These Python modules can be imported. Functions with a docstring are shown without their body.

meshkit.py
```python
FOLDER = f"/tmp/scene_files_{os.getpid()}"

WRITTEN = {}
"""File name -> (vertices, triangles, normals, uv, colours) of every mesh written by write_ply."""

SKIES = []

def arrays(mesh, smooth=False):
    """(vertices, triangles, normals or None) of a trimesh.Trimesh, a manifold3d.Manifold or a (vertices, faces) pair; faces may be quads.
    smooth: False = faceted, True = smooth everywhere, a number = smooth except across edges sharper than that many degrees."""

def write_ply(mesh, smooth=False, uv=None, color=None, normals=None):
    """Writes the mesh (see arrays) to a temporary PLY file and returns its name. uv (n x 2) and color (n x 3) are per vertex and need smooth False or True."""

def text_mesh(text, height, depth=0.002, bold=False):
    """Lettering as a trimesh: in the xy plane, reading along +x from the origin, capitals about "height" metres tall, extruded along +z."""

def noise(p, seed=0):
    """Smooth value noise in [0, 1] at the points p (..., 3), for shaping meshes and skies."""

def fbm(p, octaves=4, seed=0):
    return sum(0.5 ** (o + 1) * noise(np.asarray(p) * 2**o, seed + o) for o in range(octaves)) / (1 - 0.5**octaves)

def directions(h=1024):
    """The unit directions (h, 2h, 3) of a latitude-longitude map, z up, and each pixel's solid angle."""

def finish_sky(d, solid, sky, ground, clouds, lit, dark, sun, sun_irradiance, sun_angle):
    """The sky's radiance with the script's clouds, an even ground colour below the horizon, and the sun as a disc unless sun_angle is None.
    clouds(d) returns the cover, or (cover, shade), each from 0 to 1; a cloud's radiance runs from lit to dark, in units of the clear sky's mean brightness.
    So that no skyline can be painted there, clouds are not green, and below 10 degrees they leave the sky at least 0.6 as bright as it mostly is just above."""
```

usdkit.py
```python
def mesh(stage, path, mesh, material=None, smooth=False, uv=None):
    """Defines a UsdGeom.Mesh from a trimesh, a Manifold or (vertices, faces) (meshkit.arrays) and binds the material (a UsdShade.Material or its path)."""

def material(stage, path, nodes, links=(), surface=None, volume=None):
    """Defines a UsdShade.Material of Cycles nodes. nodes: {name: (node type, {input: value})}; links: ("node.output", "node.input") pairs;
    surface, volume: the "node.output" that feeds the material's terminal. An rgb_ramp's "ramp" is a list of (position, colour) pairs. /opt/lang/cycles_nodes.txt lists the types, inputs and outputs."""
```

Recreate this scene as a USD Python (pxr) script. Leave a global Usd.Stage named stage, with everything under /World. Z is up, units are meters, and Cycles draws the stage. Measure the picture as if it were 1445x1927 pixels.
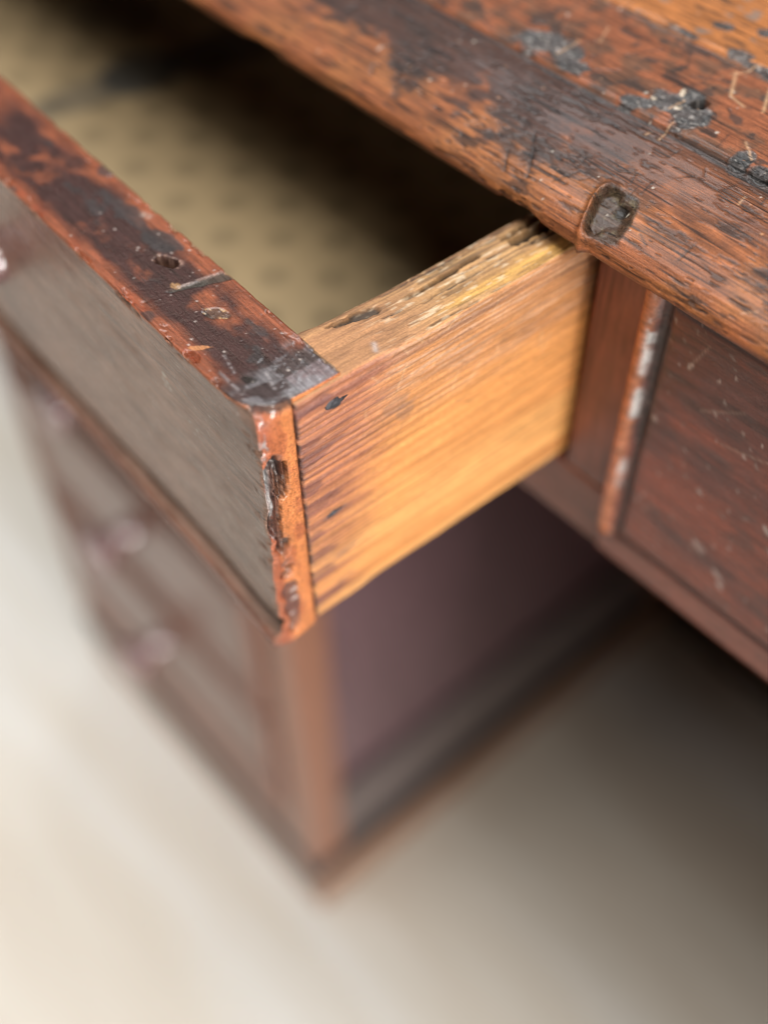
import math, random
import numpy as np, trimesh, usdkit
from meshkit import noise, fbm
from pxr import Usd, UsdGeom, UsdLux, UsdShade, Gf, Sdf, Vt

stage = Usd.Stage.CreateInMemory()
UsdGeom.Xform.Define(stage, '/World')
rng = np.random.default_rng(7)
S = 0.77e-3                      # drafting millimetres -> metres

# ------------------------------------------------------------------ camera
R = np.array([[0.66139585, 0.75000437, -0.00699909],
              [0.57577686, -0.51368827, -0.63608597],
              [-0.48066260, 0.41667472, -0.77158645]])       # rows: right, down, forward
CAM = np.array([193.945, -120.455, 233.649]) * S
cam = UsdGeom.Camera.Define(stage, '/World/camera')
m = np.eye(4); m[0, :3] = R[0]; m[1, :3] = -R[1]; m[2, :3] = -R[2]; m[3, :3] = CAM
cam.AddTransformOp().Set(Gf.Matrix4d(*m.ravel().tolist()))
cam.CreateHorizontalApertureAttr(36.0)
cam.CreateFocalLengthAttr(36.0 * 2206.2 / 1445)
cam.CreateFStopAttr(4.7)
cam.CreateFocusDistanceAttr(351 * S)
cam.CreateClippingRangeAttr((0.02, 100.0))
cam.CreateExposureAttr(0.0)

# ------------------------------------------------------------------ lamps
def rect_light(name, pos, target, w, h, power, color):
    l = UsdLux.RectLight.Define(stage, '/World/' + name)
    l.CreateWidthAttr(w); l.CreateHeightAttr(h)
    l.CreateIntensityAttr(power); l.CreateColorAttr(Gf.Vec3f(*color))
    z = np.array(pos, float) - np.array(target, float); z /= np.linalg.norm(z)
    x = np.cross([0, 0, 1.0], z); x /= np.linalg.norm(x); y = np.cross(z, x)
    q = np.eye(4); q[0, :3], q[1, :3], q[2, :3], q[3, :3] = x, y, z, pos
    l.AddTransformOp().Set(Gf.Matrix4d(*q.ravel().tolist()))
rect_light('ceiling_light', (-0.42, -0.22, 2.3), (-0.42, -0.21, 0), 2.2, 1.35, 9.0, (0.98, 0.99, 1.0))
rect_light('window_light', (1.5, -0.42, 1.5), (0, 0, -0.1), 0.8, 0.8, 20.0, (1.0, 0.95, 0.88))
rect_light('side_fill_light', (2.3, 0.02, -0.15), (0, 0, -0.35), 0.5, 0.9, 38.0, (1.0, 0.97, 0.95))  # unseen low lamp, added to brighten the pedestal side panel
rect_light('front_fill_light', (-1.6, -3.0, 1.3), (-0.3, 0, -0.3), 1.6, 1.4, 3.2, (1.0, 0.93, 0.84))  # unseen fill lamp, added to lift the drawer fronts
rect_light('back_sheen_light', (-1.55, 1.75, 2.3), (0, 0.1, 0), 0.8, 0.8, 9.0, (0.95, 0.98, 1.0))  # unseen lamp, added for sheen and glints on the varnish

# ------------------------------------------------------------------ helpers
used = {}
def numbered(parent, name):
    k = used.get((parent, name), 0); used[(parent, name)] = k + 1
    return f'{parent}/{name}' if k == 0 else f'{parent}/{name}_{k:03d}'

def tag(prim, label=None, cat=None, group=None, kind=None):
    for k, v in (('label', label), ('category', cat), ('group', group), ('kind', kind)):
        if v: prim.SetCustomDataByKey(k, v)
    return prim

def thing(name, label, cat, loc=(0, 0, 0), group=None):
    x = UsdGeom.Xform.Define(stage, numbered('/World', name))
    x.AddTranslateOp().Set(Gf.Vec3d(*[float(v) * S for v in loc]))
    return tag(x.GetPrim(), label, cat, group)

def obj(name, vf, material, parent='/World', smooth=True, col=None, rough=None, label=None):
    """One Mesh prim; vertices in drafting millimetres; col / rough become primvars Cd / Ro."""
    parent = parent if isinstance(parent, str) else str(parent.GetPath())
    path = numbered(parent, name)
    if hasattr(vf, 'vertices'): vf = (np.asarray(vf.vertices), np.asarray(vf.faces))
    v, f = np.asarray(vf[0], float) * S, np.asarray(vf[1])
    M = usdkit.mesh(stage, path, (v, f), material, smooth=smooth)
    pv = UsdGeom.PrimvarsAPI(M)
    if col is not None:
        pv.CreatePrimvar('Cd', Sdf.ValueTypeNames.Color3fArray, 'vertex').Set(Vt.Vec3fArray.FromNumpy(np.ascontiguousarray(np.clip(col, 0, 1), np.float32)))
    if rough is not None:
        pv.CreatePrimvar('Ro', Sdf.ValueTypeNames.FloatArray, 'vertex').Set(Vt.FloatArray.FromNumpy(np.ascontiguousarray(np.clip(rough, .03, 1), np.float32)))
    if label: M.GetPrim().SetCustomDataByKey('label', label)
    return M.GetPrim()

def spaced(a, b, fine, lo=None, hi=None, coarse=8.0):
    """Coordinates from a to b: step fine inside [lo, hi], widening to coarse outside."""
    lo, hi = (a if lo is None else lo), (b if hi is None else hi)
    mid = np.linspace(lo, hi, max(2, int(round((hi - lo) / fine)) + 1))
    out, s, x = [], fine, lo
    while x > a + 1e-9:
        s = min(s * 1.25, coarse); x = max(a, x - s); out.append(x)
    left = out[::-1]; out, s, x = [], fine, hi
    while x < b - 1e-9:
        s = min(s * 1.25, coarse); x = min(b, x + s); out.append(x)
    return np.array(left + list(mid) + out)

def gridbox(xs, ys, zs):
    """Welded box surface on a lattice: points, outward axis sums, triangles."""
    ax = [np.asarray(xs), np.asarray(ys), np.asarray(zs)]; n = [len(a) for a in ax]
    quads = []
    def key(i, j, k): return (i * n[1] + j) * n[2] + k
    for d in range(3):
        a, b = (d + 1) % 3, (d + 2) % 3
        for side in (0, n[d] - 1):
            A, B = np.meshgrid(np.arange(n[a]), np.arange(n[b]), indexing='ij')
            idx = [None] * 3; idx[d] = np.full_like(A, side); idx[a], idx[b] = A, B
            K = key(*idx)
            q = np.stack([K[:-1, :-1], K[1:, :-1], K[1:, 1:], K[:-1, 1:]], -1).reshape(-1, 4)
            quads.append(q if side else q[:, ::-1])
    q = np.vstack(quads); u, inv = np.unique(q, return_inverse=True); q = inv.reshape(-1, 4)
    i, r = np.divmod(u, n[1] * n[2]); j, k = np.divmod(r, n[2])
    P = np.stack([ax[0][i], ax[1][j], ax[2][k]], 1)
    N = np.stack([(i == n[0] - 1) * 1. - (i == 0), (j == n[1] - 1) * 1. - (j == 0), (k == n[2] - 1) * 1. - (k == 0)], 1)
    F = np.vstack([q[:, [0, 1, 2]], q[:, [0, 2, 3]]])
    return P, N, F

def rounded(P, r):
    """Rounds the edges of a gridbox; r scalar or per vertex. Returns points and unit normals."""
    lo, hi = P.min(0), P.max(0); r = np.broadcast_to(np.asarray(r, float), (len(P),))[:, None]
    r = np.minimum(r, (hi - lo).min() * .49)
    q = np.clip(P, lo + r, hi - r); d = P - q; L = np.linalg.norm(d, axis=1, keepdims=True)
    nrm = np.where(L > 1e-9, d / np.maximum(L, 1e-9), 0)
    return q + nrm * r, nrm

def N_(p, sx, sy, sz, octv=3, seed=0):
    return fbm(np.stack([p[:, 0] / sx, p[:, 1] / sy, p[:, 2] / sz], 1) + 31.7, octv, seed)
def ss(x, a, b):
    t = np.clip((x - a) / (b - a), 0, 1); return t * t * (3 - 2 * t)
def mix(c, c2, m): return c * (1 - m[:, None]) + np.asarray(c2) * m[:, None]
def seg(u, v, a, b):
    """distance from (u, v) to a segment and the position along it"""
    a, b = np.array(a, float), np.array(b, float); d = b - a; L = max(d @ d, 1e-9)
    t = np.clip(((u - a[0]) * d[0] + (v - a[1]) * d[1]) / L, 0, 1)
    return np.hypot(u - a[0] - t * d[0], v - a[1] - t * d[1]), t
def blob(u, v, c, ru, rv, ang=0, wob=0.0, nz=None):
    """1 inside, 0 outside of an ellipse whose border wobbles with noise nz"""
    ca, sa = math.cos(ang), math.sin(ang); du, dv = u - c[0], v - c[1]
    e = np.hypot((du * ca + dv * sa) / ru, (-du * sa + dv * ca) / rv)
    if nz is not None: e = e + wob * (nz - .5)
    return 1 - ss(e, .8, 1.1)

# ------------------------------------------------------------------ materials
def mat(name, nodes, links, surface='p.BSDF', volume=None):
    return usdkit.material(stage, '/World/Looks/' + name, nodes, links, surface=surface, volume=volume)

def wood(name, along, grain=(0.55, 1.25), fine=900., stretch=14., bump=.25, coat=0.0, coat_rough=.12, flat=None, rough=.45, spec=.5, coat_ior=1.5, tint=(1, 1, 1), streak=.35):
    """Painted wood: vertex colour times a fine grain that runs along one axis, with a fine relief."""
    sc = [fine] * 3; sc[along] = fine / stretch
    sc3 = [fine * .62] * 3; sc3[along] = fine * .62 / 26
    sc2 = [fine * .33] * 3; sc2[along] = fine * .33 / 8
    nodes = {'tc': ('texture_coordinate', {}), 'mp': ('mapping', {'scale': tuple(sc)}), 'n': ('noise_texture', {'scale': 1.0, 'detail': 4.0, 'roughness': .6, 'distortion': .3}),
             'mp2': ('mapping', {'scale': tuple(sc2)}), 'n2': ('noise_texture', {'scale': 1.0, 'detail': 3.0, 'distortion': .6}),
             'iso': ('noise_texture', {'scale': 1700.0, 'detail': 4.0, 'roughness': .65}),
             'r': ('map_range', {'from_min': .28, 'from_max': .72, 'to_min': grain[0], 'to_max': grain[1], 'clamp': True}),
             'r2': ('map_range', {'from_min': .3, 'from_max': .7, 'to_min': (1 + grain[0]) / 2, 'to_max': (1 + grain[1]) / 2, 'clamp': True}),
             'mu': ('math', {'math_type': 'multiply'}), 'ri': ('map_range', {'from_min': .3, 'from_max': .7, 'to_min': .80, 'to_max': 1.18, 'clamp': True}), 'mu2': ('math', {'math_type': 'multiply'}), 'mp3': ('mapping', {'scale': tuple(sc3), 'location': (3.1, 7.7, 5.3)}), 'n3': ('noise_texture', {'scale': 1.0, 'detail': 2.0, 'distortion': .5}), 'r3': ('map_range', {'from_min': .57, 'from_max': .66, 'to_min': 1.0, 'to_max': 1.0 - streak, 'clamp': True}), 'mu3': ('math', {'math_type': 'multiply'}), 'mc': ('mix', {'mix_type': 'multiply', 'fac': 1.0}),
             'ad': ('math', {'math_type': 'multiply_add', 'value2': .6}),
             'b': ('bump', {'strength': bump, 'distance': .0006}),
             'rr': ('math', {'math_type': 'multiply_add', 'value2': .22}),
             'rs': ('math', {'math_type': 'subtract', 'value2': .11}),
             'p': ('principled_bsdf', {'specular_ior_level': spec, 'coat_weight': coat, 'coat_roughness': coat_rough, 'coat_ior': coat_ior, 'specular_tint': tint})}
    links = [('tc.object', 'mp.vector'), ('mp.vector', 'n.vector'), ('tc.object', 'mp2.vector'), ('mp2.vector', 'n2.vector'), ('tc.object', 'iso.vector'),
             ('n.fac', 'r.value'), ('n2.fac', 'r2.value'), ('r.result', 'mu.value1'), ('r2.result', 'mu.value2'), ('iso.fac', 'ri.value'), ('mu.value', 'mu2.value1'), ('ri.result', 'mu2.value2'), ('tc.object', 'mp3.vector'), ('mp3.vector', 'n3.vector'), ('n3.fac', 'r3.value'), ('mu2.value', 'mu3.value1'), ('r3.result', 'mu3.value2'), ('mu3.value', 'mc.color2'),
             ('n.fac', 'ad.value1'), ('iso.fac', 'ad.value3'), ('ad.value', 'b.height'), ('b.normal', 'p.normal'), ('mc.color', 'p.base_color'),
             ('n.fac', 'rr.value1'), ('rr.value', 'rs.value1'), ('rs.value', 'p.roughness')]
    if flat is None:
        nodes['a'] = ('attribute', {'attribute': 'Cd'}); nodes['ro'] = ('attribute', {'attribute': 'Ro'})
        links += [('a.color', 'mc.color1'), ('ro.fac', 'rr.value3')]
    else:
        nodes['mc'][1]['color1'] = flat; nodes['rr'][1]['value3'] = rough
    return mat(name, nodes, links)

W_TOP = wood('table_top_wood', 0, grain=(.50, 1.38), fine=1700, stretch=20, bump=.5, streak=.72, spec=.30, coat=.17, coat_rough=.11)
W_CAP = wood('drawer_front_wood', 0, grain=(.62, 1.28), fine=1700, stretch=14, bump=.4, coat=.34, coat_rough=.11, coat_ior=1.6, tint=(1, .80, .66), spec=.4)
W_PINE = wood('pine_wood', 1, grain=(.74, 1.2), fine=1800, stretch=45, bump=.5, streak=.25)
W_CASE = wood('case_wood', 0, grain=(.7, 1.2), fine=800, stretch=10, bump=.2)
W_CASEV = wood('case_wood_upright', 2, grain=(.7, 1.2), fine=800, stretch=10, bump=.2)
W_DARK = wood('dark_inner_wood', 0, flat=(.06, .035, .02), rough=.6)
W_PINE_FLAT = wood('pine_inner_wood', 0, flat=(.30, .17, .08), rough=.65)
W_MAROON = wood('maroon_panel_wood', 2, flat=(.21, .115, .135), rough=.35, coat=.6, bump=.1)
W_PED = wood('pedestal_wood', 0, flat=(.38, .17, .105), rough=.35, coat=.3, bump=.1)
W_PEDD = wood('pedestal_drawer_wood', 0, flat=(.25, .12, .085), rough=.35, coat=.4, bump=.1)
W_KNOB = wood('knob_wood', 2, flat=(.24, .12, .12), rough=.32, coat=1.0, coat_rough=.05, bump=.05, coat_ior=1.8)
IRON = mat('old_iron', {'tc': ('texture_coordinate', {}), 'n': ('noise_texture', {'scale': 900.0, 'detail': 4.0}), 'r': ('rgb_ramp', {'ramp': [(.3, (.02, .022, .028)), (.7, (.07, .07, .08))]}),
            'b': ('bump', {'strength': .5, 'distance': .0004}), 'p': ('principled_bsdf', {'metallic': .35, 'roughness': .45})},
           [('tc.object', 'n.vector'), ('n.fac', 'r.fac'), ('r.color', 'p.base_color'), ('n.fac', 'b.height'), ('b.normal', 'p.normal')])

# ------------------------------------------------------------------ floor
FLOOR = -1003.0
fm = mat('pale_floor', {'tc': ('texture_coordinate', {}), 'mp': ('mapping', {'scale': (.5, 3.2, 1.), 'rotation': (0, 0, .12)}), 'n': ('noise_texture', {'scale': 2.6, 'detail': 4.0, 'roughness': .5}),
          'r': ('rgb_ramp', {'ramp': [(.33, (.53, .46, .38)), (.47, (.60, .55, .475)), (.60, (.66, .635, .59)), (.7, (.60, .55, .475))]}), 'p': ('principled_bsdf', {'roughness': .55})},
         [('tc.object', 'mp.vector'), ('mp.vector', 'n.vector'), ('n.fac', 'r.fac'), ('r.color', 'p.base_color')])
P, N, F = gridbox(np.linspace(-3500, 3500, 8), np.linspace(-3500, 3500, 8), np.array([FLOOR - 40, FLOOR]))
tag(obj('floor', (P, F), fm, smooth=False), 'smooth pale beige floor under the desk', kind='structure')

# ------------------------------------------------------------------ the desk
D = 134.6
desk = thing('kneehole_desk', 'worn antique brown wooden desk with moulded top, panelled pedestal and kneehole', 'desk')

# moulded top
prof = [(760, 4), (140, 4), (128, 4), (121.5, 4.1), (118.2, 5.6), (117.0, 8.0), (117.8, 10.6), (120.6, 13.4), (126, 16.6), (133, 19.2), (141, 21.2), (150, 22.5), (158, 23.2), (161.6, 23.3),
        (162.6, 23.9), (163.2, 25.0), (164.4, 25.5), (175, 25.7), (200, 25.9), (206.6, 26.0), (207.6, 26.6), (208.3, 27.5), (209.8, 27.9), (240, 28), (760, 28)]
prof = np.array(prof, float)
arc = np.r_[0, np.cumsum(np.hypot(*np.diff(prof, axis=0).T))]
a0, a1 = arc[2], arc[23]
sc_ = spaced(0, arc[-1], .42, a0 + 2, a1, 25)
from scipy.interpolate import PchipInterpolator
py, pz = PchipInterpolator(arc, prof[:, 0])(sc_), PchipInterpolator(arc, prof[:, 1])(sc_)
xs = spaced(-700, 1330, .45, -130, 112, 18)
X, A = np.meshgrid(xs, np.arange(len(sc_)), indexing='ij')
nx, ns = X.shape
P = np.stack([X, py[A], pz[A]], -1).reshape(-1, 3)
ty, tz = np.gradient(py), np.gradient(pz); tl = np.hypot(ty, tz)
NN = np.stack([np.zeros_like(X), (-tz / tl)[A], (ty / tl)[A]], -1).reshape(-1, 3) * np.array([1, 1, 1])
NN = -NN if NN[np.argmin(abs(P[:, 0]) + abs(P[:, 1] - 190)), 2] < 0 else NN
K = np.arange(nx * ns).reshape(nx, ns)
q = np.stack([K[:-1, :-1], K[1:, :-1], K[1:, 1:], K[:-1, 1:]], -1).reshape(-1, 4)
F = np.vstack([q[:, [0, 1, 2]], q[:, [0, 2, 3]]])
capv = np.array([[xs[0], 400, 16], [xs[-1], 400, 16]])
def fan(row, c, flip):
    r = np.r_[row, row[:1]]; t = np.stack([np.full(len(r) - 1, c), r[:-1], r[1:]], 1); return t[:, ::-1] if flip else t
x, y, z = P.T
sarc = sc_[A].ravel()
def top_paint():
    n1 = N_(P, 13, 1.0, 2.2, 4, 1); n2 = N_(P, 60, 9, 9, 3, 2); n3 = N_(P, 7, 5, 5, 4, 3); n4 = N_(P, 5, 1.5, 1.5, 3, 4); nf = N_(P, .9, .9, .9, 2, 5); nb = N_(P, 22, 16, 16, 4, 6)
    low = 1 - ss(y, 128, 148)                                   # lower face of the moulding
    strip = ss(y, 161.5, 163.5); field = ss(y, 206.5, 208.5)
    c = np.array([.275, .090, .031]) * (.18 + 1.45 * n1)[:, None]
    c = c * (.55 + .9 * N_(P, 7, .45, .7, 2, 24))[:, None]
    c = mix(c, np.array([.27, .085, .035]), .6 * ss(n2, .45, .7))
    c = mix(c, np.array([.33, .125, .040]), .55 * low * ss(nb, .4, .6))
    # dark varnish left on the upper part of the moulding
    left = 1 - ss(x, -30, 60)
    ed = y + 34 * (n3 - .5) + 26 * (nb - .5)
    varn = ss(ed, 131 - 2 * left, 141) * (1 - strip) * (.38 + .62 * left)
    varn = np.maximum(varn, (1 - strip) * ss(y, 126, 132) * ss(nb + .6 * (n3 - .5), .46, .72) * .62)
    c = mix(c, np.array([.046, .025, .021]), .90 * varn)
    # dark flecks drawn out along the grain
    fl = ss(N_(P, 9, 1.3, 2.0, 3, 8) + .5 * (nb - .5), .60, .68) * (1 - strip)
    c = mix(c, np.array([.032, .020, .016]), .72 * fl)
    pit = ss(N_(P, 4.5, .5, .7, 2, 9) + .3 * (nb - .5), .70, .78) * (1 - strip)
    c = mix(c, np.array([.016, .011, .01]), .8 * pit)
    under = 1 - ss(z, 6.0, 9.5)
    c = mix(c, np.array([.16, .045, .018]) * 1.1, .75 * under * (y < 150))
    # the flat strip: rubbed orange wood with smoky bruises
    cs = np.array([.250, .080, .034]) * (.62 + .55 * N_(P, 3.2, 1.6, 2, 4, 10) + .25 * nf)[:, None]
    cs = mix(cs, np.array([.115, .058, .034]), .80 * ss(N_(P, 9, 7, 7, 4, 11), .42, .62))
    cs = mix(cs, np.array([.040, .030, .026]), .75 * ss(N_(P, 5, 4, 4, 4, 12), .57, .67))
    c = c * (1 - strip)[:, None] + cs * strip[:, None]
    cf = np.array([.40, .145, .042]) * (.45 + 1.05 * N_(P, 16, 1.1, 2, 4, 13))[:, None]
    cf = mix(cf, np.array([.05, .03, .02]), .85 * ss(N_(P, 12, 1.5, 2, 3, 14), .60, .68))
    cf = mix(cf, np.array([.18, .16, .14]), .7 * ss(N_(P, 6, 4, 4, 3, 15), .62, .68))
    c = c * (1 - field)[:, None] + cf * field[:, None]
    ro = .40 + .22 * n3 - .10 * varn + .1 * field + .08 * strip
    h = .10 * (n1 - .5) * 2 + .5 * (N_(P, 70, 30, 30, 2, 16) - .5) - .18 * fl - .3 * pit
    h += 1.6 * (ss(nb, .58, .72)) * -(1 - ss(z, 4, 13)) * (y < 150)              # nibbles along the lower arris
    h -= .9 * ss(N_(P, 5, 3, 3, 3, 17), .62, .74) * (1 - ss(z, 5, 9)) * (y < 140)
    # grey crust where the polish has broken down
    crust = np.zeros(len(P))
    for (cx, cy, ru, rv, ang) in [(-58, 172, 8, 9.5, .1), (-47, 172, 9, 5.5, -.5), (-38, 167, 7, 4, .1), (-1, 176, 7.5, 9.5, -.3), (7, 172, 7, 9, .2), (-9, 166, 6, 3.4, .3), (33, 166, 4, 5, .3), (41, 165, 5, 3.5, 0), (56, 164.5, 10, 3, 0),
                                 (-24, 208.6, 7, 1.4, 0), (4, 208.8, 7, 1.6, 0), (-19, 221, 3.5, 2.6, .4), (18, 209, 11, 2.2, 0), (-6, 228, 4, 3, .4), (-3, 211, 5, 2.4, .3)]:
        crust = np.maximum(crust, blob(x, y, (cx, cy), ru, rv, ang, 1.5, n3))
    cc = np.array([.060, .060, .060]) * (.25 + 1.6 * N_(P, 1.6, 1.6, 1.6, 3, 18))[:, None]
    cc = mix(cc, np.array([.30, .28, .26]), .8 * ss(N_(P, 1.1, 1.1, 1.1, 2, 19), .66, .74))
    c = c * (1 - .93 * crust)[:, None] + cc * (.93 * crust)[:, None]
    h += 1.1 * crust * (1 - crust) * 1.6 + crust * (-.4 + 1.5 * (N_(P, 1.3, 1.3, 1.3, 3, 20) - .4)); ro += crust * .02
    # crease lines at both steps
    cr = np.exp(-((y - 161.6) / (.7 + 1.6 * ss(x, 10, 45))) ** 2); c = mix(c, np.array([.028, .026, .025]), .88 * cr)
    cr2 = np.exp(-((y - 206.6) / .6) ** 2); c = mix(c, np.array([.06, .035, .02]), .7 * cr2)
    # hole in the crust
    hd = np.hypot((x - 4.6) / 2.6, (y - 180.2) / 3.4) + .5 * (nf - .5)
    hole = 1 - ss(hd, .7, 1.05); h -= 5.0 * hole; c = mix(c, np.array([.012, .01, .009]), hole)
    for (cx, cy, ru, rv) in [(-3.5, 181.2, .9, 2.2), (1.0, 173.5, 1.3, .9), (-8, 172, 1, .8)]:
        b = blob(x, y, (cx, cy), ru, rv, .5, .4, nf); c = mix(c, np.array([.55, .45, .34]), b); h += .3 * b
    # burnt dent in the moulding with a raised glossy rim
    du, dv = x - 16.8, y - 126.0
    ca, sa = math.cos(.20), math.sin(.20); uu, vv = du * ca + dv * sa, -du * sa + dv * ca
    e = (np.abs((uu + .12 * vv) / 7.0) ** 4.5 + np.abs(vv / 8.2) ** 3.4) ** (1 / 4.0) + .22 * (n3 - .5)
    ins = 1 - ss(e, .78, 1.02)
    h += -2.2 * (1 - ss(e, .35 + .45 * (1 - ss(uu, -3, 1)), 1.0)) - .9 * (1 - ss(np.hypot((uu - 1.2) / 3.0, (vv - 2.5) / 2.6), .3, 1.1)) + 2.0 * np.exp(-((e - 1.05) / .16) ** 2) * (1 - ss(uu, -6.5, -1))
    h += .12 * ins * (N_(P, 2.5, 2.5, 2.5, 2, 21) - .5)
    c = mix(c, np.array([.050, .030, .019]) , .93 * (1 - ss(e, .92, 1.08)))
    c = mix(c, np.array([.13, .10, .06]), .8 * ins * ss(N_(P, 2, 2, 2, 3, 22), .5, .7))
    c = mix(c, np.array([.010, .008, .007]), .9 * (1 - ss(np.hypot((uu - 1.5) / 3.0, (vv - 2.5) / 2.6), .5, 1.1)))
    ro = ro - .30 * (1 - ss(e, .9, 1.3))
    # scratches, mostly across the grain
    for i in range(95):
        if i < 60: cx, cy, L, an = rng.uniform(-100, 60), rng.uniform(163, 206), rng.uniform(3, 13), rng.normal(1.6, .6)
        else: cx, cy, L, an = rng.uniform(-110, 90), rng.uniform(122, 160), rng.uniform(2, 8), rng.normal(1.7, .9)
        a, b = (cx, cy), (cx + L * math.cos(an), cy + L * math.sin(an))
        sel = np.nonzero((abs(x - cx) < L + 2) & (abs(y - cy) < L + 2))[0]
        if len(sel) == 0: continue
        d, t = seg(x[sel], y[sel], a, b); w = rng.uniform(.22, .5)
        k = np.exp(-(d / w) ** 2) * (rng.uniform(.4, .9)); h[sel] -= .22 * k
        c[sel] = mix(c[sel], np.array([.025, .02, .018]) if i % 9 else np.array([.5, .3, .17]), k)
    # the cross cracks low on the moulding
    for a, b in [((-25.7, 135.6), (-20, 129)), ((-20, 129), (-15.4, 122.5)), ((-28, 126), (-24, 121)), ((-95, 127.5), (-93, 124.5))]:
        d, t = seg(x, y, a, b); k = np.exp(-(d / .42) ** 2); h -= .35 * k; c = mix(c, np.array([.02, .014, .012]), .85 * k)
    # dust and pale flecks
    for i in range(130):
        cx, cy, r = rng.uniform(-120, 100), rng.uniform(118, 235), abs(rng.normal(0, .2)) + .16
        sel = np.nonzero((abs(x - cx) < 2.5) & (abs(y - cy) < 2.5))[0]
        if len(sel) == 0: continue
        k = 1 - ss(np.hypot((x[sel] - cx), (y[sel] - cy) * rng.uniform(.5, 1.4)), r * .6, r * 1.3)
        c[sel] = mix(c[sel], np.array([.55, .48, .40]) if i % 3 else np.array([.55, .27, .13]), .8 * k); h[sel] += .12 * k
    for a, b in [((0.5, 203.8), (8.2, 191)), ((8.2, 191), (14.9, 189)), ((14, 204), (21, 191))]:
        d, t = seg(x, y, a, b); k = np.exp(-(d / .5) ** 2) * (y > 160); c = mix(c, np.array([.55, .33, .18]), .8 * k); h += .15 * k
    return c, ro, h
c, ro, h = top_paint()
P = P + NN * (h * ((x > -160) & (x < 140)))[:, None]
# the front edge sags and is chipped a little
P[:, 1] += (1.2 * (N_(np.stack([x, 0 * x, 0 * x], 1), 38, 1, 1, 2, 23) - .5)) * (1 - ss(y, 120, 150))
nV = len(P)
F = np.vstack([F, fan(K[0], nV, False), fan(K[-1], nV + 1, True)])
P = np.vstack([P, capv]); c = np.vstack([c, [[.2, .08, .03]] * 2]); ro = np.r_[ro, .5, .5]
tm = trimesh.Trimesh(P, F, process=False)
if np.einsum('ij,ij->i', tm.face_normals, np.tile([0, 0, 1.], (len(F), 1)))[(P[F][:, :, 1].min(1) > 300) & (P[F][:, :, 2].min(1) > 25)].mean() < 0: F = F[:, ::-1]
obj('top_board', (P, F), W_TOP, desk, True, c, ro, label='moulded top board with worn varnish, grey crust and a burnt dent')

# frame of the front
def board(name, x0, x1, y0, y1, z0, z1, material, parent, base, step=2.2, r=1.0, seed=0, lo=None, hi=None, var=.5, worn=(.36, .14, .07), rough=.42):
    P, N, F = gridbox(spaced(x0, x1, step, lo and max(x0, lo), hi and min(x1, hi), 25) if x1 - x0 > 20 else np.linspace(x0, x1, max(3, int((x1 - x0) / 1.5))),
                      np.linspace(y0, y1, max(3, int((y1 - y0) / 2.5))) if y1 - y0 < 60 else np.r_[spaced(y0, y0 + 6, 1.5), np.linspace(y0 + 30, y1 - 5, 12), y1],
                      np.linspace(z0, z1, max(3, int((z1 - z0) / step))) if z1 - z0 < 200 else np.linspace(z0, z1, 40))
    Q, n = rounded(P, r)
    n1 = N_(Q, 30, 6, 30, 4, seed + 40); n2 = N_(Q, 5, 5, 5, 3, seed + 41)
    Q = Q + n * (.35 * (n2 - .5))[:, None]
    c = np.array(base) * (1 + var * (n1 - .5) * 2)[:, None]
    edge = (np.abs(n).max(1) < .9) & (np.linalg.norm(n, axis=1) > .5)
    c = mix(c, np.array(worn), .6 * edge * ss(n2, .35, .6))
    return obj(name, (Q, F), material, parent, True, c, np.full(len(Q), rough) + .15 * (n2 - .5))
RED = (.205, .070, .045)
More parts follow.
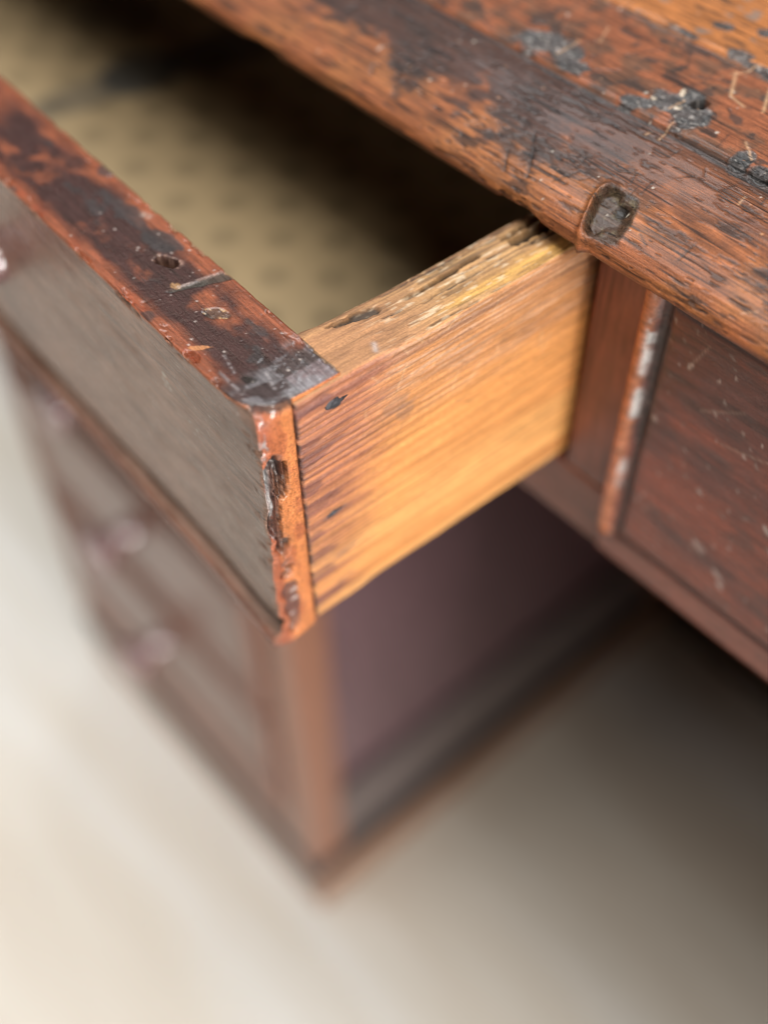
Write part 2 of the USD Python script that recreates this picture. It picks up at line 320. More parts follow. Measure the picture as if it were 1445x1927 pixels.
board('stile', 8.6, 46, D, D + 22, -109, 3.4, W_CASEV, desk, RED, 1.6, .8, 1)
board('rail', -622, 900, D + .3, D + 22, -141, -109.4, W_CASE, desk, RED, 2.0, 1.6, 2, -30, 130)
board('stile', -640, -608, D, D + 22, -108.8, 3.4, W_CASEV, desk, RED, 4, .8, 3)
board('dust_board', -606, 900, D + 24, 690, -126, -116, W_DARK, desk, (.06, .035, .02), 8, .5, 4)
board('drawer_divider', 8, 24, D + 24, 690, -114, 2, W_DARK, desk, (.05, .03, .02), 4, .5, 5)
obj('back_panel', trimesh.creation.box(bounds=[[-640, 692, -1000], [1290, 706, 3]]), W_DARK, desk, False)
# left pedestal: carcass side with a recessed panel between rails and posts
def box(name, b, material, r=2.0, parent=None, label=None):
    (x0, y0, z0), (x1, y1, z1) = b
    def ax(a, b_): return np.r_[a, a + r * .5, a + r, np.linspace(a + r, b_ - r, 4)[1:-1], b_ - r, b_ - r * .5, b_] if b_ - a > 4 * r else np.linspace(a, b_, 5)
    P, N, F = gridbox(ax(x0, x1), ax(y0, y1), ax(z0, z1)); Q, n = rounded(P, r)
    return obj(name, (Q, F), material, parent or desk, True, label=label)
XP, ZT, ZB = -212., -142., -912.
box('corner_post', ((XP - 34, D, ZB), (XP, D + 40, ZT)), W_PED, 3)
box('corner_post', ((-640, D, ZB), (-606, D + 40, ZT)), W_PED, 3)
box('corner_post', ((XP - 30, 640, ZB), (XP, 690, ZT)), W_PED, 3)
box('side_rail', ((XP - 30, D + 40.5, ZB), (XP - 1, 639.5, -800)), wood('grey_rail_wood', 1, flat=(.17, .13, .13), rough=.3, coat=.5), 3)
box('side_rail', ((XP - 30, D + 40.5, -215), (XP - 1, 639.5, ZT)), W_PED, 3)
box('side_panel', ((XP - 24, D + 41, -799), (XP - 12, 639, -216)), W_MAROON, 1.5, label='glossy maroon panel in the pedestal side')
for z0 in (-293, -466, -640, -814):
    box('drawer_rail', ((-605, D + 2, z0 - 6), (XP - 35, D + 20, z0 + 6)), W_PED, 2)
box('drawer_rail', ((-605, D + 1, ZB), (XP - 35, D + 20, -842)), W_PED, 2)
# plinth: moulding, board and foot
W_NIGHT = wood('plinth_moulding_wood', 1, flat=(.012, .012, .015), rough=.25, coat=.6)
W_FOOT = wood('plinth_wood', 0, flat=(.42, .22, .135), rough=.4, coat=.2)
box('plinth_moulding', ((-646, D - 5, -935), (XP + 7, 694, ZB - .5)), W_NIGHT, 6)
box('plinth', ((-643, D - 2, FLOOR + .5), (XP + 4, 692, -935.5)), W_FOOT, 3)
# right pedestal, beyond the picture, so the kneehole has its other side
box('pedestal', ((880, D, FLOOR + .5), (1290, 690, ZT)), W_PED, 4)

# ------------------------------------------------------------------ drawers
def knob_mesh(r=21, L=36, seg_=40):
    pr = [(0, 0), (r * .55, 0), (r * .5, L * .18), (r * .42, L * .35), (r * .55, L * .5), (r * .88, L * .62), (r, L * .76), (r * .93, L * .9), (r * .62, L * .98), (0, L)]
    pr = np.array(pr); t = np.linspace(0, 1, len(pr)); tt = np.linspace(0, 1, 40)
    pr = np.stack([PchipInterpolator(t, pr[:, 0])(tt), PchipInterpolator(t, pr[:, 1])(tt)], 1); pr[0, 0] = pr[-1, 0] = 0
    k = trimesh.creation.revolve(pr, sections=seg_)
    k.apply_transform(trimesh.transformations.rotation_matrix(math.pi / 2, [1, 0, 0]))    # axis towards -y
    return k

def lip_profile(d):
    """relief of a drawer front over the distance d to its edge: bead, hollow, then the flat field"""
    return 3.2 * np.sqrt(np.clip(1 - ((d - 3.2) / 3.2) ** 2, 0, 1)) * (d < 6.4) - 2.0 * np.exp(-((d - 8.6) / 2.0) ** 2)

# closed middle drawer
mid = thing('frieze_drawer', 'closed dark red middle drawer over the kneehole, right of the pulled out drawer', 'drawer')
P, N, F = gridbox(spaced(30.6, 640, .7, 30.6, 125, 14), np.array([D - 2.2, D - 1.2, D - .2, D + 12]), spaced(-140.6, 2.5, .8))
x, y, z = P.T; front = N[:, 1] < 0
d = np.minimum(np.minimum(x - 30.6, 640 - x), 2.5 - z)
dz = z + 140.6; dl = x - 30.6
n1 = N_(P, 18, 5, 2.0, 4, 60); n2 = N_(P, 25, 9, 18, 4, 61); n3 = N_(P, 4, 4, 4, 3, 62); nf = N_(P, 1.2, 1.2, 1.2, 2, 63)
Q, n = rounded(P, 1.3)
rail_ = 1 - ss(dz, 13.6, 14.8)
Q[:, 1] -= front * (lip_profile(d) * (1 - rail_) * (1 + .15 * (n3 - .5)) - 1.3 * rail_ - 2.6 * np.exp(-((dz - 16.4) / 1.7) ** 2)) + front * .3 * (n3 - .5)
c = np.array([.120, .034, .025]) * (.7 + .6 * n1)[:, None]
c = mix(c, np.array([.235, .056, .030]), .8 * ss(n2 + .25 * ss(-z, 20, 90) - .1, .45, .66))
c = mix(c, np.array([.06, .026, .022]), .5 * ss(N_(P, 14, 9, 7, 4, 64), .55, .68))
bead = np.maximum((1 - ss(d, 5.2, 6.6)) * (dz > 14.2), 1 - ss(dz, 13.6, 15.0)) * front
c = mix(c, np.where(((dl < 8) & (dz > 14.2))[:, None], [.50, .17, .072], [.215, .068, .044]) * (.7 + .6 * n3)[:, None], .92 * np.maximum(bead, (1 - front) * 1.0))
hol = np.maximum(np.exp(-((d - 9.6) / 2.6) ** 2) * (dz > 14.5), np.exp(-((dz - 17.0) / 2.5) ** 2) * (dl > 6)) * front
c = mix(c, np.array([.055, .055, .057]) * (.6 + .8 * n3)[:, None], .85 * hol)
dust_glint = np.exp(-((dl - 5.6) / .95) ** 2) * ss(N_(P, 4, 4, 16, 3, 65) + .20 * ss(z, -80, -20), .50, .60) * front  # white highlight along the bead, painted in as a broken dusty line
c = mix(c, np.array([.66, .66, .65]), .9 * dust_glint * ss(z, -105, -80) * ss(N_(P, 2, 2, 5, 2, 66), .30, .42))
ro = .34 + .25 * (n3 - .5) + .2 * hol
for i in range(120):
    cx, cz, r = 30 + abs(rng.normal(0, 1)) * 60 + 8, rng.uniform(-125, -8), rng.uniform(.25, .7)
    an = rng.normal(-.9, .7); ln = rng.uniform(.8, 3.2)
    sel = np.nonzero(front & (abs(x - cx) < 5) & (abs(z - cz) < 5))[0]
    if len(sel) == 0: continue
    u, v = x[sel] - cx, z[sel] - cz
    k = 1 - ss(np.hypot((u * math.cos(an) + v * math.sin(an)) / ln, -u * math.sin(an) + v * math.cos(an)), r * .5, r * 1.1)
    c[sel] = mix(c[sel], np.array([.42, .34, .31]) if i % 2 else np.array([.22, .16, .14]), .8 * k)
for (cx, cz, ru, rv, a_) in [(86, -110, 2.0, 1.2, .85), (84, -106, 3.4, 1.4, .5), (74, -99, 3.5, 2.0, .35), (52, -26, .8, 1.4, .8), (68, -74, 1.6, .9, .6), (44, -56, 1.5, 1.2, .5), (95, -70, 2.4, 1.0, .6), (99, -78, 1.6, 1.3, .6)]:
    c = mix(c, np.array([.46, .40, .37]), a_ * front * blob(x, z, (cx, cz), ru, rv, -.6, 1.0, nf))
for a_, b_ in [((52, -26), (57, -14)), ((60, -40), (75, -30)), ((70, -48), (88, -43))]:
    dd, t = seg(x, z, a_, b_); c = mix(c, np.array([.34, .22, .17]), .6 * front * np.exp(-(dd / .35) ** 2))
obj('front_panel', (Q, F), W_CASE, mid, True, c, ro)
k = knob_mesh(); k.apply_translation([330, D - 4, -66]); obj('knob', k, W_KNOB, mid)

# pedestal drawers, one above the other
ped_labels = ['top drawer of the pedestal, directly under the pulled out drawer', 'second pedestal drawer from the top, below the pulled out drawer front',
              'third pedestal drawer from the top, its knob the middle one of those in view', 'lowest pedestal drawer, next above the orange plinth near the floor']
first = None
for i, zc in enumerate((-215, -380, -553, -727)):
    if first is None:
        first = dr = thing('pedestal_drawer', ped_labels[0], 'drawer', (-426, D, zc), 'drawers down the pedestal')
        P, N, F = gridbox(spaced(-178, 178, 2.5), np.array([-6., -4, -2, 12]), spaced(-80, 80, 2.0))
        dd = np.minimum(178 - abs(P[:, 0]), 80 - abs(P[:, 2])); Q, n = rounded(P, 2.5)
        Q[:, 1] -= (N[:, 1] < 0) * 1.6 * lip_profile(dd / 1.6)
        obj('front_panel', (Q, F), W_PEDD, dr)
        g = (N[:, 1] < 0)
        k = knob_mesh(22, 44); k.apply_translation([0, -6, 0]); obj('knob', k, W_KNOB, dr)
    else:
        dr = thing('pedestal_drawer', ped_labels[i], 'drawer', (-426, D, zc), 'drawers down the pedestal')
        dr.GetReferences().AddInternalReference(first.GetPath()); dr.SetInstanceable(True)
        tag(dr, ped_labels[i], 'drawer', 'drawers down the pedestal')

# ------------------------------------------------------------------ the pulled out drawer
drawer = thing('frieze_drawer', 'pulled out drawer with worn dark front and pale pine side', 'drawer')
dx = UsdGeom.Xformable(drawer)
YAW, PITCH = -2.177, 0.700
dx.AddRotateZOp().Set(YAW); dx.AddRotateXOp().Set(PITCH)
T, TL, L, H = 31.1, 13.3, 600.0, 110.0

# front panel
P, N, F = gridbox(spaced(-L, 0, .42, -150, 0, 9), spaced(0, T, .42), spaced(-H, 0, .55))
x, y, z = P.T
n3 = N_(P, 6, 5, 5, 4, 70); n2 = N_(P, 26, 9, 14, 4, 71); nf = N_(P, .9, .9, .9, 2, 72); n1 = N_(P, 14, 1.2, 1.2, 4, 73); n5 = N_(P, 11, 8, 8, 4, 74)
r = .9 + 1.3 * ss(n3, .45, .75) + 2.0 * ss(N_(P, 9, 9, 9, 3, 75), .64, .76)
topf, frontf, endf = N[:, 2] > 0, N[:, 1] < 0, N[:, 0] > 0
Q, n = rounded(P, r)
wt, wf, we = ss(n[:, 2], .35, .8), ss(-n[:, 1], .35, .8), ss(n[:, 0], .35, .8)
# --- relief
hh = .25 * (N_(P, 40, 20, 20, 2, 76) - .5) + .16 * (n1 - .5) + .12 * (nf - .5)
# broken arris between the front and the top
hh -= 1.5 * ss(N_(P, 7, 3, 3, 3, 77), .56, .70) * np.exp(-(np.hypot(y, z) / 2.4) ** 2)
hh -= 1.5 * ss(N_(P, 6, 3, 3, 3, 78), .55, .70) * np.exp(-(np.hypot(y - T, z) / 2.4) ** 2)
# slot cut into the top edge
su, sv = x + 74.0, y - 19.4
ca, sa = math.cos(.42), math.sin(.42); uu, vv = su * ca + sv * sa, -su * sa + sv * ca
sd = (np.abs(uu / 3.9) ** 5 + np.abs(vv / 1.9) ** 4) ** .22
slot = (1 - ss(sd, .82, 1.08)) * topf; slot_rim = np.exp(-((sd - 1.15) / .22) ** 2) * topf * (vv > -1.5)
hh -= 5.5 * slot
# scribed dovetail line: a shallow channel running to the back edge
gx = x - (-62.0 + (y - 12.5) * .19); wch = .4 + .19 * (y - 11); gxx = gx + 1.3 * (n3 - .5); chan = topf * ss(y, 10.5, 13.5) * ss(gxx, -.5, .5) * (1 - ss(gxx, wch, wch + 1.2))
hh -= .55 * chan
chip = topf * blob(x, y, (-43.5, 17.5), 4.2, 2.6, .5, 1.2, n3); hh += chip * (-.35 + .7 * (N_(P, 1.2, 1.2, 1.2, 3, 79) - .4))
ch2 = topf * blob(x, y, (-33, 1.5), 3.0, 2.0, .2, 1.2, n3); hh -= 1.4 * ch2
for i in range(46):
    if i < 26: cx, cy, LL, an = rng.uniform(-130, -15), rng.uniform(1, 9), rng.uniform(3, 8), rng.normal(1.35, .35)
    else: cx, cy, LL, an = rng.uniform(-120, -5), rng.uniform(3, 29), rng.uniform(2, 7), rng.uniform(0, 3.1)
    sel = np.nonzero(topf & (abs(x - cx) < LL + 1) & (abs(y - cy) < LL + 1))[0]
    if len(sel) == 0: continue
    dd, t = seg(x[sel], y[sel], (cx, cy), (cx + LL * math.cos(an), cy + LL * math.sin(an)))
    hh[sel] -= .05 * np.exp(-(dd / .4) ** 2)
# bottom bead and hollow on the face, worn end lip
dbot = z + H
lipf = lip_profile(dbot * .85) * 1.15
# cracked end grain of the lip
crk = endf * (y < TL) * np.maximum(blob(y, z, (5.0, -28), 4.2, 11, .05, 1.3, n3), blob(y, z, (3.6 + .8 * np.sin(z / 6), -46), 2.5, 24, .04, 1.3, n3))
fib = N_(P, 3, .55, 9, 3, 80)
hh -= crk * (.5 + 2.6 * ss(fib, .42, .60))
low = endf * (y < TL) * blob(y, z, (5.2, -92), 2.2, 14, 0, 1.8, n3); hh -= low * 1.3
Q = Q + n * hh[:, None]
Q[:, 1] -= frontf * lipf
lipx = (y < TL - .5) & endf & (z < -1.5)
Q[:, 0] += lipx * (.9 + .5 * (n3 - .5)) * ss(-z, 1.5, 4)
# the corner is knocked back at the top and swells below the middle
Q[:, 0] -= 3.2 * np.exp(-(np.hypot(x / 6, y / 5)) ** 2) * np.exp(-(z / 5) ** 2); Q[:, 1] += 1.6 * np.exp(-(np.hypot(x / 6, y / 5)) ** 2) * np.exp(-(z / 5) ** 2)
Q[:, 2] += 2.2 * np.exp(-((x / 14) ** 2 + (y / 12) ** 2)) * ss(z, -9, 0)
Q[:, 1] -= 1.6 * ss(-z, 30, 75) * np.exp(-(x / 30) ** 2) * (y < 6)
Q[:, 2] -= 3.2 * np.exp(-((x / 9) ** 2 + ((y - 5) / 6) ** 2)) * ss(-z, 92, 110)
Q[:, 1] += (2.2 * (N_(np.stack([0 * x, 0 * x, z], 1), 1, 1, 8, 3, 95) - .5) + .9 * ss(n3, .55, .7)) * np.exp(-(x / 5) ** 2) * np.exp(-(y / 4) ** 2)
# --- colour
VAR = np.array([.042, .017, .016]); ORG = np.array([.29, .082, .036])
ct = VAR * (.7 + .6 * n1)[:, None]
edge1 = 1 - ss(y + 7 * (n3 - .5) + 5 * (n5 - .5), 1.5, 7); edge2 = ss(y + 13 * (n5 - .5) + 3 * (n3 - .5), 22, 29)
body = ss(n5 + .25 * (n3 - .5) - .035 + .13 * ss(x, -75, -35) * (1 - ss(x, -18, -10)) * ss(y, 9, 20), .52, .74)
og = np.maximum(np.maximum(.85 * edge1, .8 * edge2), .8 * body) * (.55 + .8 * n3) * (1 - ss(x, -16 + 8 * (n3 - .5), -9))
ct = mix(ct, ORG * (.55 + .9 * n1)[:, None], og)
ct = mix(ct, np.array([.27, .055, .025]), .6 * edge1 * ss(n3, .45, .65))
blk = np.maximum(blob(x, y, (-84, 24), 9, 4.5, .2, 1.5, n3), .9 * ss(N_(P, 12, 7, 7, 4, 81), .60, .68)) * (x < -12)
ct = mix(ct, np.array([.034, .032, .034]), .85 * blk)
end = ss(x + 8 * (n5 - .5), -21, -12)
ct = mix(ct, np.array([.050, .036, .036]) * (.6 + .9 * n3)[:, None], .92 * end)
sq = ss(x, -8.3, -7.6) * ss(y, 16.5, 17.5); ct = mix(ct, np.array([.16, .12, .125]) * (.45 + 1.15 * N_(P, 2.2, 2.2, 2.2, 3, 82))[:, None], .85 * sq)
sm = ss(x + y * .3, -15, -8) * ss(N_(P, 3, 6, 3, 3, 83), .5, .66); ct = mix(ct, np.array([.20, .19, .20]), .6 * sm)
ct = mix(ct, np.array([.012, .012, .011]), .8 * blob(x, y, (-13.5, 8.5), 2.6, 1.6, .6, .6, nf))
ct = mix(ct, np.array([.045, .043, .036]) * (.4 + 1.3 * N_(P, 2, 2, 2, 3, 92))[:, None], .85 * chan)
ct = mix(ct, np.array([.30, .20, .17]), .6 * topf * np.exp(-((gx + .2) / .35) ** 2) * ss(y, 13, 16) * ss(nf + .02 * y, .7, .9))
ct = mix(ct, np.array([.36, .20, .09]), .8 * topf * blob(x, y, (-62.5, 15.2), 1.9, 1.3, .3, 1.4, nf))
ct = mix(ct, np.array([.05, .05, .04]), .6 * chip); ct = mix(ct, np.array([.58, .36, .18]), .9 * chip * ss(N_(P, 1.3, 1.3, 1.3, 2, 84), .6, .7))
ct = mix(ct, np.array([.45, .28, .22]), .7 * slot_rim * ss(nf, .35, .6)); ct = mix(ct, np.array([.10, .05, .03]), .9 * slot)
ct = mix(ct, np.array([.52, .22, .09]), .8 * topf * blob(x, y, (-34.5, 5.2), 3.2, 1.0, .9, .9, nf))
# face: brown polish with the floor reflection painted in, fading towards the right end
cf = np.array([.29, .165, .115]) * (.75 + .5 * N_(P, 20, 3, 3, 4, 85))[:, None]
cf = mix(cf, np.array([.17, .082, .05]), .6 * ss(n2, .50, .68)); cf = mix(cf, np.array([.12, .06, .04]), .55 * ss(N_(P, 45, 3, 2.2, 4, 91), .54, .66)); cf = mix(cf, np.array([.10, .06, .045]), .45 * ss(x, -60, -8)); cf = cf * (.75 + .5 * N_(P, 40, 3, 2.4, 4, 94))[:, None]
grv = np.exp(-((dbot - 10.9) / 3.6) ** 2); cf = mix(cf, np.array([.022, .019, .018]), .85 * grv)
cf = mix(cf, np.array([.17, .060, .036]) * (.6 + .8 * n3)[:, None], .9 * (1 - ss(dbot, 5.4, 7.4)))
cf = mix(cf, np.array([.30, .10, .045]), .75 * (1 - ss(-z + 2.5 * (n3 - .5), .8, 1.9)))
# end: bare orange wood, dirt in the cracks
ce = np.array([.62, .215, .072]) * (.65 + .7 * N_(P, 4, 1.1, 11, 4, 86))[:, None]
ce = mix(ce, np.array([.30, .075, .045]), .75 * (1 - ss(y + 3 * (n3 - .5), 2.5, 6)) )
ce = mix(ce, np.array([.34, .085, .04]), .6 * ss(N_(P, 5, 5, 12, 4, 87), .52, .64))
ce = mix(ce, np.array([.022, .021, .024]), .96 * np.clip(crk * (.72 + .5 * ss(fib, .4, .6)), 0, 1))
ce = mix(ce, np.array([.30, .29, .29]), .7 * crk * ss(N_(P, 1.2, .7, 5, 3, 88), .60, .70))
ce = mix(ce, np.array([.40, .40, .40]), .75 * (y < 2.6) * ss(N_(P, 3, 3, 6, 3, 89), .5, .62) * (1 - ss(-z, 36, 50)))
ce = mix(ce, np.array([.10, .05, .05]), .85 * low); ce = mix(ce, np.array([.60, .50, .46]), .85 * low * ss(N_(P, 2, 2, 2.4, 2, 90), .62, .68))
ce = mix(ce, np.array([.04, .02, .015]), .85 * np.exp(-((y - TL + .3) / .55) ** 2) * ss(n3, .3, .5))
ce = mix(ce, np.array([.035, .03, .032]), .85 * (y < TL) * (1 - ss(-z + 3 * (n3 - .5), 1.5, 3.0)))
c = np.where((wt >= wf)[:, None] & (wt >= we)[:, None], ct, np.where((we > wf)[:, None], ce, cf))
inner = (N[:, 1] > 0) & (n[:, 1] > .8); c = np.where(inner[:, None], np.array([.26, .15, .08]), c)
ro = .40 + .26 * (n3 - .5) - .10 * (1 - og) * wt - .12 * wf + wf * (.35 * (N_(P, 30, 4, 5, 4, 93) - .5) + .3 * (n3 - .5)) - .26 * crk - .1 * low
for i in range(80):
    if i < 50: cx, cy, top_ = rng.uniform(-120, 0), rng.uniform(1, 30), True
    else: cx, cy, top_ = rng.uniform(-70, -2), rng.uniform(-60, -4), False
    rr_ = abs(rng.normal(0, .15)) + .15
    u_, v_, fl_ = (x, y, topf) if top_ else (x, z, frontf)
    sel = np.nonzero(fl_ & (abs(u_ - cx) < 1.5) & (abs(v_ - cy) < 1.5))[0]
    if len(sel) == 0: continue
    k = 1 - ss(np.hypot(u_[sel] - cx, v_[sel] - cy), rr_ * .6, rr_ * 1.5); c[sel] = mix(c[sel], np.array([.50, .42, .38]), .75 * k)
for (cx, cz, a_) in [(-51.5, -20, 1.3), (-52.5, -22.8, 1.0), (-50.2, -22.6, .9), (-49, -24.6, 1.0), (-51.6, -24.8, .9), (-40, -32, .7), (-36, -33, .7), (-38, -36, .7)]:
    k = frontf * (1 - ss(np.hypot(x - cx, z - cz), a_ * .7, a_)); c = mix(c, np.array([.48, .44, .38]), .9 * k)
for (ax_, ay_, bx_, by_, w_, col_) in [(-13, 14, -6, 12, .5, (.35, .32, .32)), (-22, 4, -9, 3.5, .45, (.30, .26, .26)), (-27, 9, -19, 7, .4, (.28, .24, .24)), (-100, 26.5, -97, 27.5, 1.0, (.45, .36, .30))]:
    dd, t = seg(x, y, (ax_, ay_), (bx_, by_)); c = mix(c, np.array(col_), .75 * topf * np.exp(-(dd / w_) ** 2) * ss(nf, .3, .55))
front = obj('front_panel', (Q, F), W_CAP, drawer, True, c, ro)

# side panel of pine: the near one, weathered
YB = 330.
P, N, F = gridbox(spaced(-22.4, 1.1, .42), spaced(TL, YB, .5, TL, 150, 12), spaced(-107.5, -1.2, .5))
x, y, z = P.T; n3 = N_(P, 5, 7, 5, 4, 100); nf = N_(P, .9, 1.6, .9, 2, 101)
endz = ss(y, 28, 62)
r = 1.0 + (1.0 + 1.4 * n3) * ss(y, 31, 40)
Q, n = rounded(P, r); topf, outf = N[:, 2] > 0, N[:, 0] > 0
wt, wo = ss(n[:, 2], .5, .85), ss(n[:, 0], .5, .85)
warp = 1.7 * (N_(P, 400, 130, 26, 2, 102) - .5)
def rings(w):
    """yearly growth rings as uneven bands over a width w"""
    per = 4.1 + 1.6 * noise(np.stack([w / 28, w * 0, w * 0], 1), 5)
    ph = w / per + 1.4 * noise(np.stack([w / 11, w * 0, w * 0], 1), 6); f_ = ph - np.floor(ph)
    return ss(f_, .30, .86) * (1 - ss(f_, .90, 1.0))
wz = (z + warp) * np.where(z > -42, 1, 1) ; fine = ss(z + 10 * (n3 - .5), -48, -34)
late = rings(wz * (1 + 0 * fine)) ; late_f = rings(wz * 1.75 + 7)
late = late * (1 - fine) + late_f * fine; late = late * (.35 + 1.0 * N_(P, 30, 60, 5, 3, 133))
lt = rings((x + warp * .4) * 1.2 + 3)
front_stain = 1 - ss(y + 16 * (n3 - .5) + .18 * (-z), 33, 62)
cs = np.array([.76, .335, .10]) * (.92 + .14 * nf)[:, None]
cs = mix(cs, np.array([.47, .16, .035]), (.62 + .22 * fine) * late)
cs = mix(cs, np.array([.92, .52, .18]), .5 * ss(-z, 52, 70) * (1 - late) * ss(N_(P, 99, 90, 14, 3, 103), .35, .6))
grey = ss(z + 12 * (n3 - .5), -46, -12)
cs = mix(cs, np.array([.42, .195, .090]) * (.75 + .5 * N_(P, 3, 9, 2, 4, 104))[:, None], .62 * grey)
cs = mix(cs, np.array([.62, .40, .27]), .6 * grey * ss(N_(P, 2.5, 15, 1.1, 4, 131), .50, .66)); cs = mix(cs, np.array([.30, .15, .085]), .7 * grey * ss(N_(P, 4, 34, 2.2, 4, 132), .52, .68))
cs = mix(cs, np.array([.47, .175, .088]) * (.7 + .6 * n3)[:, None], .80 * front_stain * (1 - .55 * ss(-z, 45, 90)))
cs = mix(cs, np.array([.19, .070, .062]), .70 * late * front_stain)
for k in range(9):                                       # purple polish run in at the shoulder
    zz = -6 - k * 11.5 + rng.uniform(-3, 3)
    cs = mix(cs, np.array([.13, .050, .055]), .55 * blob(y, z, (TL + 1.5, zz), 7 + rng.uniform(0, 8), 1.6 + rng.uniform(0, 2.4), .08, 1.4, n3))
cs = mix(cs, np.array([.035, .02, .02]), .85 * np.exp(-((y - TL) / .8) ** 2) * ss(N_(P, 3, 3, 3, 2, 105), .3, .5))
for (cy, cz, ru, rv) in [(24.5, -58.0, 4.6, 1.1), (28, -80.5, 5.5, .7), (27, -95, 5.2, .6), (50, -25, 6, 3.4), (54, -30, 4, 3.2)]:
    k = blob(y, z, (cy, cz), ru, rv, .10, .9, n3); cs = mix(cs, np.array([.10, .085, .095]), (.55 if cz < -40 and cz > -120 and ru < 6 and cy < 45 and cz != -25 else .3) * k)
# scratches and fibre tears
hs = np.zeros(len(P))
for i in range(34):
    cy, cz, LL, an = rng.uniform(30, 115), rng.uniform(-44, -2), rng.uniform(2, 12), rng.normal(0, .5) if i % 3 else rng.normal(1.4, .5)
    sel = np.nonzero(outf & (abs(y - cy) < LL + 1) & (abs(z - cz) < LL + 1))[0]
    if len(sel) == 0: continue
    dd, t = seg(y[sel], z[sel], (cy, cz), (cy + LL * math.cos(an), cz + LL * math.sin(an))); k = np.exp(-(dd / rng.uniform(.22, .4)) ** 2) * .5
    cs[sel] = mix(cs[sel], np.array([.70, .50, .30]) if i % 3 == 0 else np.array([.20, .10, .05]), .7 * k); hs[sel] -= .18 * k
# top edge: dry, split wood
ctp = np.array([.47, .265, .110]) * (.62 + .72 * N_(P, 1.0, 16, 2, 4, 106))[:, None]
ctp = mix(ctp, np.array([.40, .185, .085]), .75 * (1 - ss(y + 12 * (n3 - .5), 50, 84)) * ss(x + 26, 3, 9))
ctp = mix(ctp, np.array([.66, .36, .085]), .7 * ss(x, -9, -4) * ss(y, 60, 84) * ss(N_(P, 4, 20, 4, 3, 107), .42, .6))
ctp = mix(ctp, np.array([.25, .12, .06]), .5 * lt * ss(n3, .3, .6))
ctp = mix(ctp, np.array([.17, .075, .035]), .85 * (1 - ss(x + 5 * (n3 - .5), -21.5, -18.5)))
cracks = [((-17.9, 43), (-17.3, 49), 1.5, 2.0), ((-17.3, 49), (-16.4, 56), 2.2, 1.4), ((-18.5, 40), (-16.0, 58), .5, 1.5), ((-14.6, 67), (-14.9, 80), .75, 1.9), ((-14.9, 80), (-15.8, 98), 1.05, 2.4), ((-18.6, 84), (-19.0, 108), .45, 1.2),
          ((-20.0, 62), (-20.2, 100), .4, .9), ((-11.5, 56), (-11.2, 63), .45, .8), ((-9.5, 70), (-9.9, 118), .35, .7), ((-12.5, 88), (-12.3, 112), .4, .8), ((-13.4, 112), (-13.0, 132), 2.6, 4.2), ((-17, 110), (-17.5, 130), 1.0, 2.4), ((-9, 116), (-8.4, 128), .8, 1.5), ((-20.5, 108), (-21, 125), .8, 1.2)]
dark = np.zeros(len(P)); hc = np.zeros(len(P))
jit = 1.6 * (N_(P, 3, 5, 3, 3, 108) - .5)
for a, b, w, dp in cracks:
    dd, t = seg(x + jit, y, a, b); ww = w * (.55 + .9 * nf); k = (1 - ss(dd, ww * .45, ww)) * topf
    dark = np.maximum(dark, k); hc = np.minimum(hc, -dp * k)
spl = ss(N_(P, .75, 13, 2, 3, 109), .57, .68) * topf * ss(y, 38, 60); dark = np.maximum(dark, .45 * spl); hc -= .5 * spl
ctp = mix(ctp, np.array([.035, .026, .018]), .92 * dark)
ctp = mix(ctp, np.array([.66, .52, .36]), .6 * ss(N_(P, .6, 5, 2, 2, 110), .66, .74) * ss(y, 40, 70))
dl_, t = seg(x, y, (-1.6, 45), (-4.2, 46.5)); ctp = mix(ctp, np.array([.50, .40, .36]), .8 * np.exp(-(dl_ / .8) ** 2))
c = np.where((wt > wo)[:, None], ctp, cs)
inn = (N[:, 0] < 0) & (n[:, 0] < -.7); c = np.where(inn[:, None], np.array([.36, .21, .10]), c)
hgt = hc + hs * wo + .34 * late * wo * (.35 + fine) * (1 - .3 * endz) + .34 * (nf - .5) + .45 * wo * grey * (N_(P, 2.2, 4.5, 1.1, 4, 130) - .5) + .5 * (N_(P, 1.1, 22, 1.6, 3, 111) - .5) * wt + .5 * (N_(P, 30, 60, 30, 2, 112) - .5)
hgt -= 1.2 * ss(N_(P, 6, 6, 6, 3, 113), .60, .72) * np.exp(-(np.hypot(x + 22.4, z + 1.2) / 2.2) ** 2)
Q = Q + n * hgt[:, None]
# the upper edge is worn lower between its ends
Q[:, 2] -= (1.6 * ss(y, 30, 70) + .6 * (N_(P, 99, 22, 99, 2, 114) - .5)) * ss(z, -20, -1)
ro = .52 + .2 * (n3 - .5) + .15 * wt - .16 * front_stain * wo
side = obj('side_panel', (Q, F), W_PINE, drawer, True, c, ro, label='pale pine side with split upper edge')
def nail(yc, zc, ry, rz, ang):
    P, N, F = gridbox(np.linspace(-1, 1, 7), np.linspace(-1, 1, 21), np.linspace(-1, 1, 21)); L_ = np.linalg.norm(P, axis=1, keepdims=True); Q = P / np.maximum(L_, 1e-9) * np.abs(P).max(1, keepdims=True)
    k = 1 + .5 * (noise(Q * 2.2 + yc, 4) - .5)
    Q = Q * k[:, None] * np.array([.55, ry, rz]); Q[:, 2] *= np.where(Q[:, 1] > .35 * ry, .42, 1); Q[:, 1] = np.where(Q[:, 1] > 0, Q[:, 1] * 1.35, Q[:, 1])
    a, b = Q[:, 1].copy(), Q[:, 2].copy(); Q[:, 1] = a * math.cos(ang) - b * math.sin(ang) + yc; Q[:, 2] = a * math.sin(ang) + b * math.cos(ang) + zc; Q[:, 0] += 1.2
    return obj('nail', (Q, F), IRON, side)
nail(27.0, -9.6, 3.4, 2.3, .12); nail(23.5, -57.4, 2.6, .9, .15)

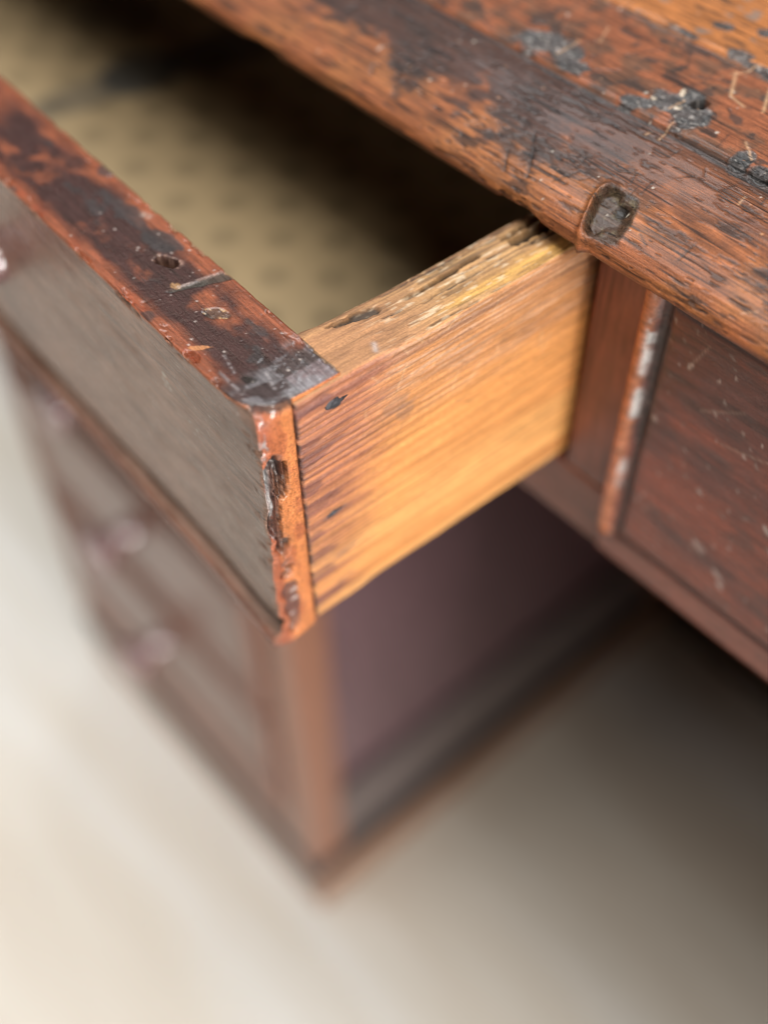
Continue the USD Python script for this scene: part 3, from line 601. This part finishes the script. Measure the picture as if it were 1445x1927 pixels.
# far side, back and bottom
box('side_panel', ((-L, TL, -107), (-L + 20, YB, -3)), W_PINE_FLAT, 1.5, drawer)
box('back_panel', ((-L + 20.4, YB - 16, -100), (-22.8, YB - .4, -6)), W_PINE_FLAT, 1.5, drawer)
box('bottom_panel', ((-L + 20.4, T + .4, -107), (-22.8, YB - 16.4, -101)), W_PINE_FLAT, .8, drawer)
for kx in (-186, -L + 186):
    k = knob_mesh(20, 36); k.apply_translation([kx, .5, -56]); obj('knob', k, W_KNOB, drawer)

# lining paper: olive sheet printed with soft brown dots, dark soft-edged patches across it
pm = mat('lining_paper', {'tc': ('texture_coordinate', {}), 'mp': ('mapping', {'scale': (50., 50., 50.), 'rotation': (0, 0, .75)}),
     'v': ('voronoi_texture', {'dimensions': '2D', 'scale': 1.0, 'randomness': .0}), 'd': ('map_range', {'from_min': .20, 'from_max': .36, 'to_min': .77, 'to_max': 1.0, 'clamp': True}),
     'a': ('attribute', {'attribute': 'Cd'}), 'mc': ('mix', {'mix_type': 'multiply', 'fac': 1.0}), 'p': ('principled_bsdf', {'roughness': .7, 'specular_ior_level': .25})},
     [('tc.object', 'mp.vector'), ('mp.vector', 'v.vector'), ('v.distance', 'd.value'), ('a.color', 'mc.color1'), ('d.result', 'mc.color2'), ('mc.color', 'p.base_color')])
P, N, F = gridbox(np.linspace(-L + 22, -24, 180), np.linspace(T + 2, YB - 18, 100), np.array([-100.9, -100.2]))
x, y, z = P.T; P[:, 2] += 1.6 * (N_(P, 70, 60, 60, 3, 120) - .3) * ss(N[:, 2], 0, .5)
P[:, 2] = np.maximum(P[:, 2], -100.9)
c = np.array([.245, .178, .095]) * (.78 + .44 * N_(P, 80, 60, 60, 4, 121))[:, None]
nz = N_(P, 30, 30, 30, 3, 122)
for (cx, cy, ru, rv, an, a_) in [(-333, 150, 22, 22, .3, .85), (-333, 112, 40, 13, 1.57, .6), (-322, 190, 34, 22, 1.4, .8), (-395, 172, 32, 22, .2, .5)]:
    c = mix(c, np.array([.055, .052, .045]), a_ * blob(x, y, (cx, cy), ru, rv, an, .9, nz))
lining = thing('lining_paper', 'olive patterned paper lining the bottom of the pulled out drawer', 'drawer liner')
lx = UsdGeom.Xformable(lining); lx.AddRotateZOp().Set(YAW); lx.AddRotateXOp().Set(PITCH)
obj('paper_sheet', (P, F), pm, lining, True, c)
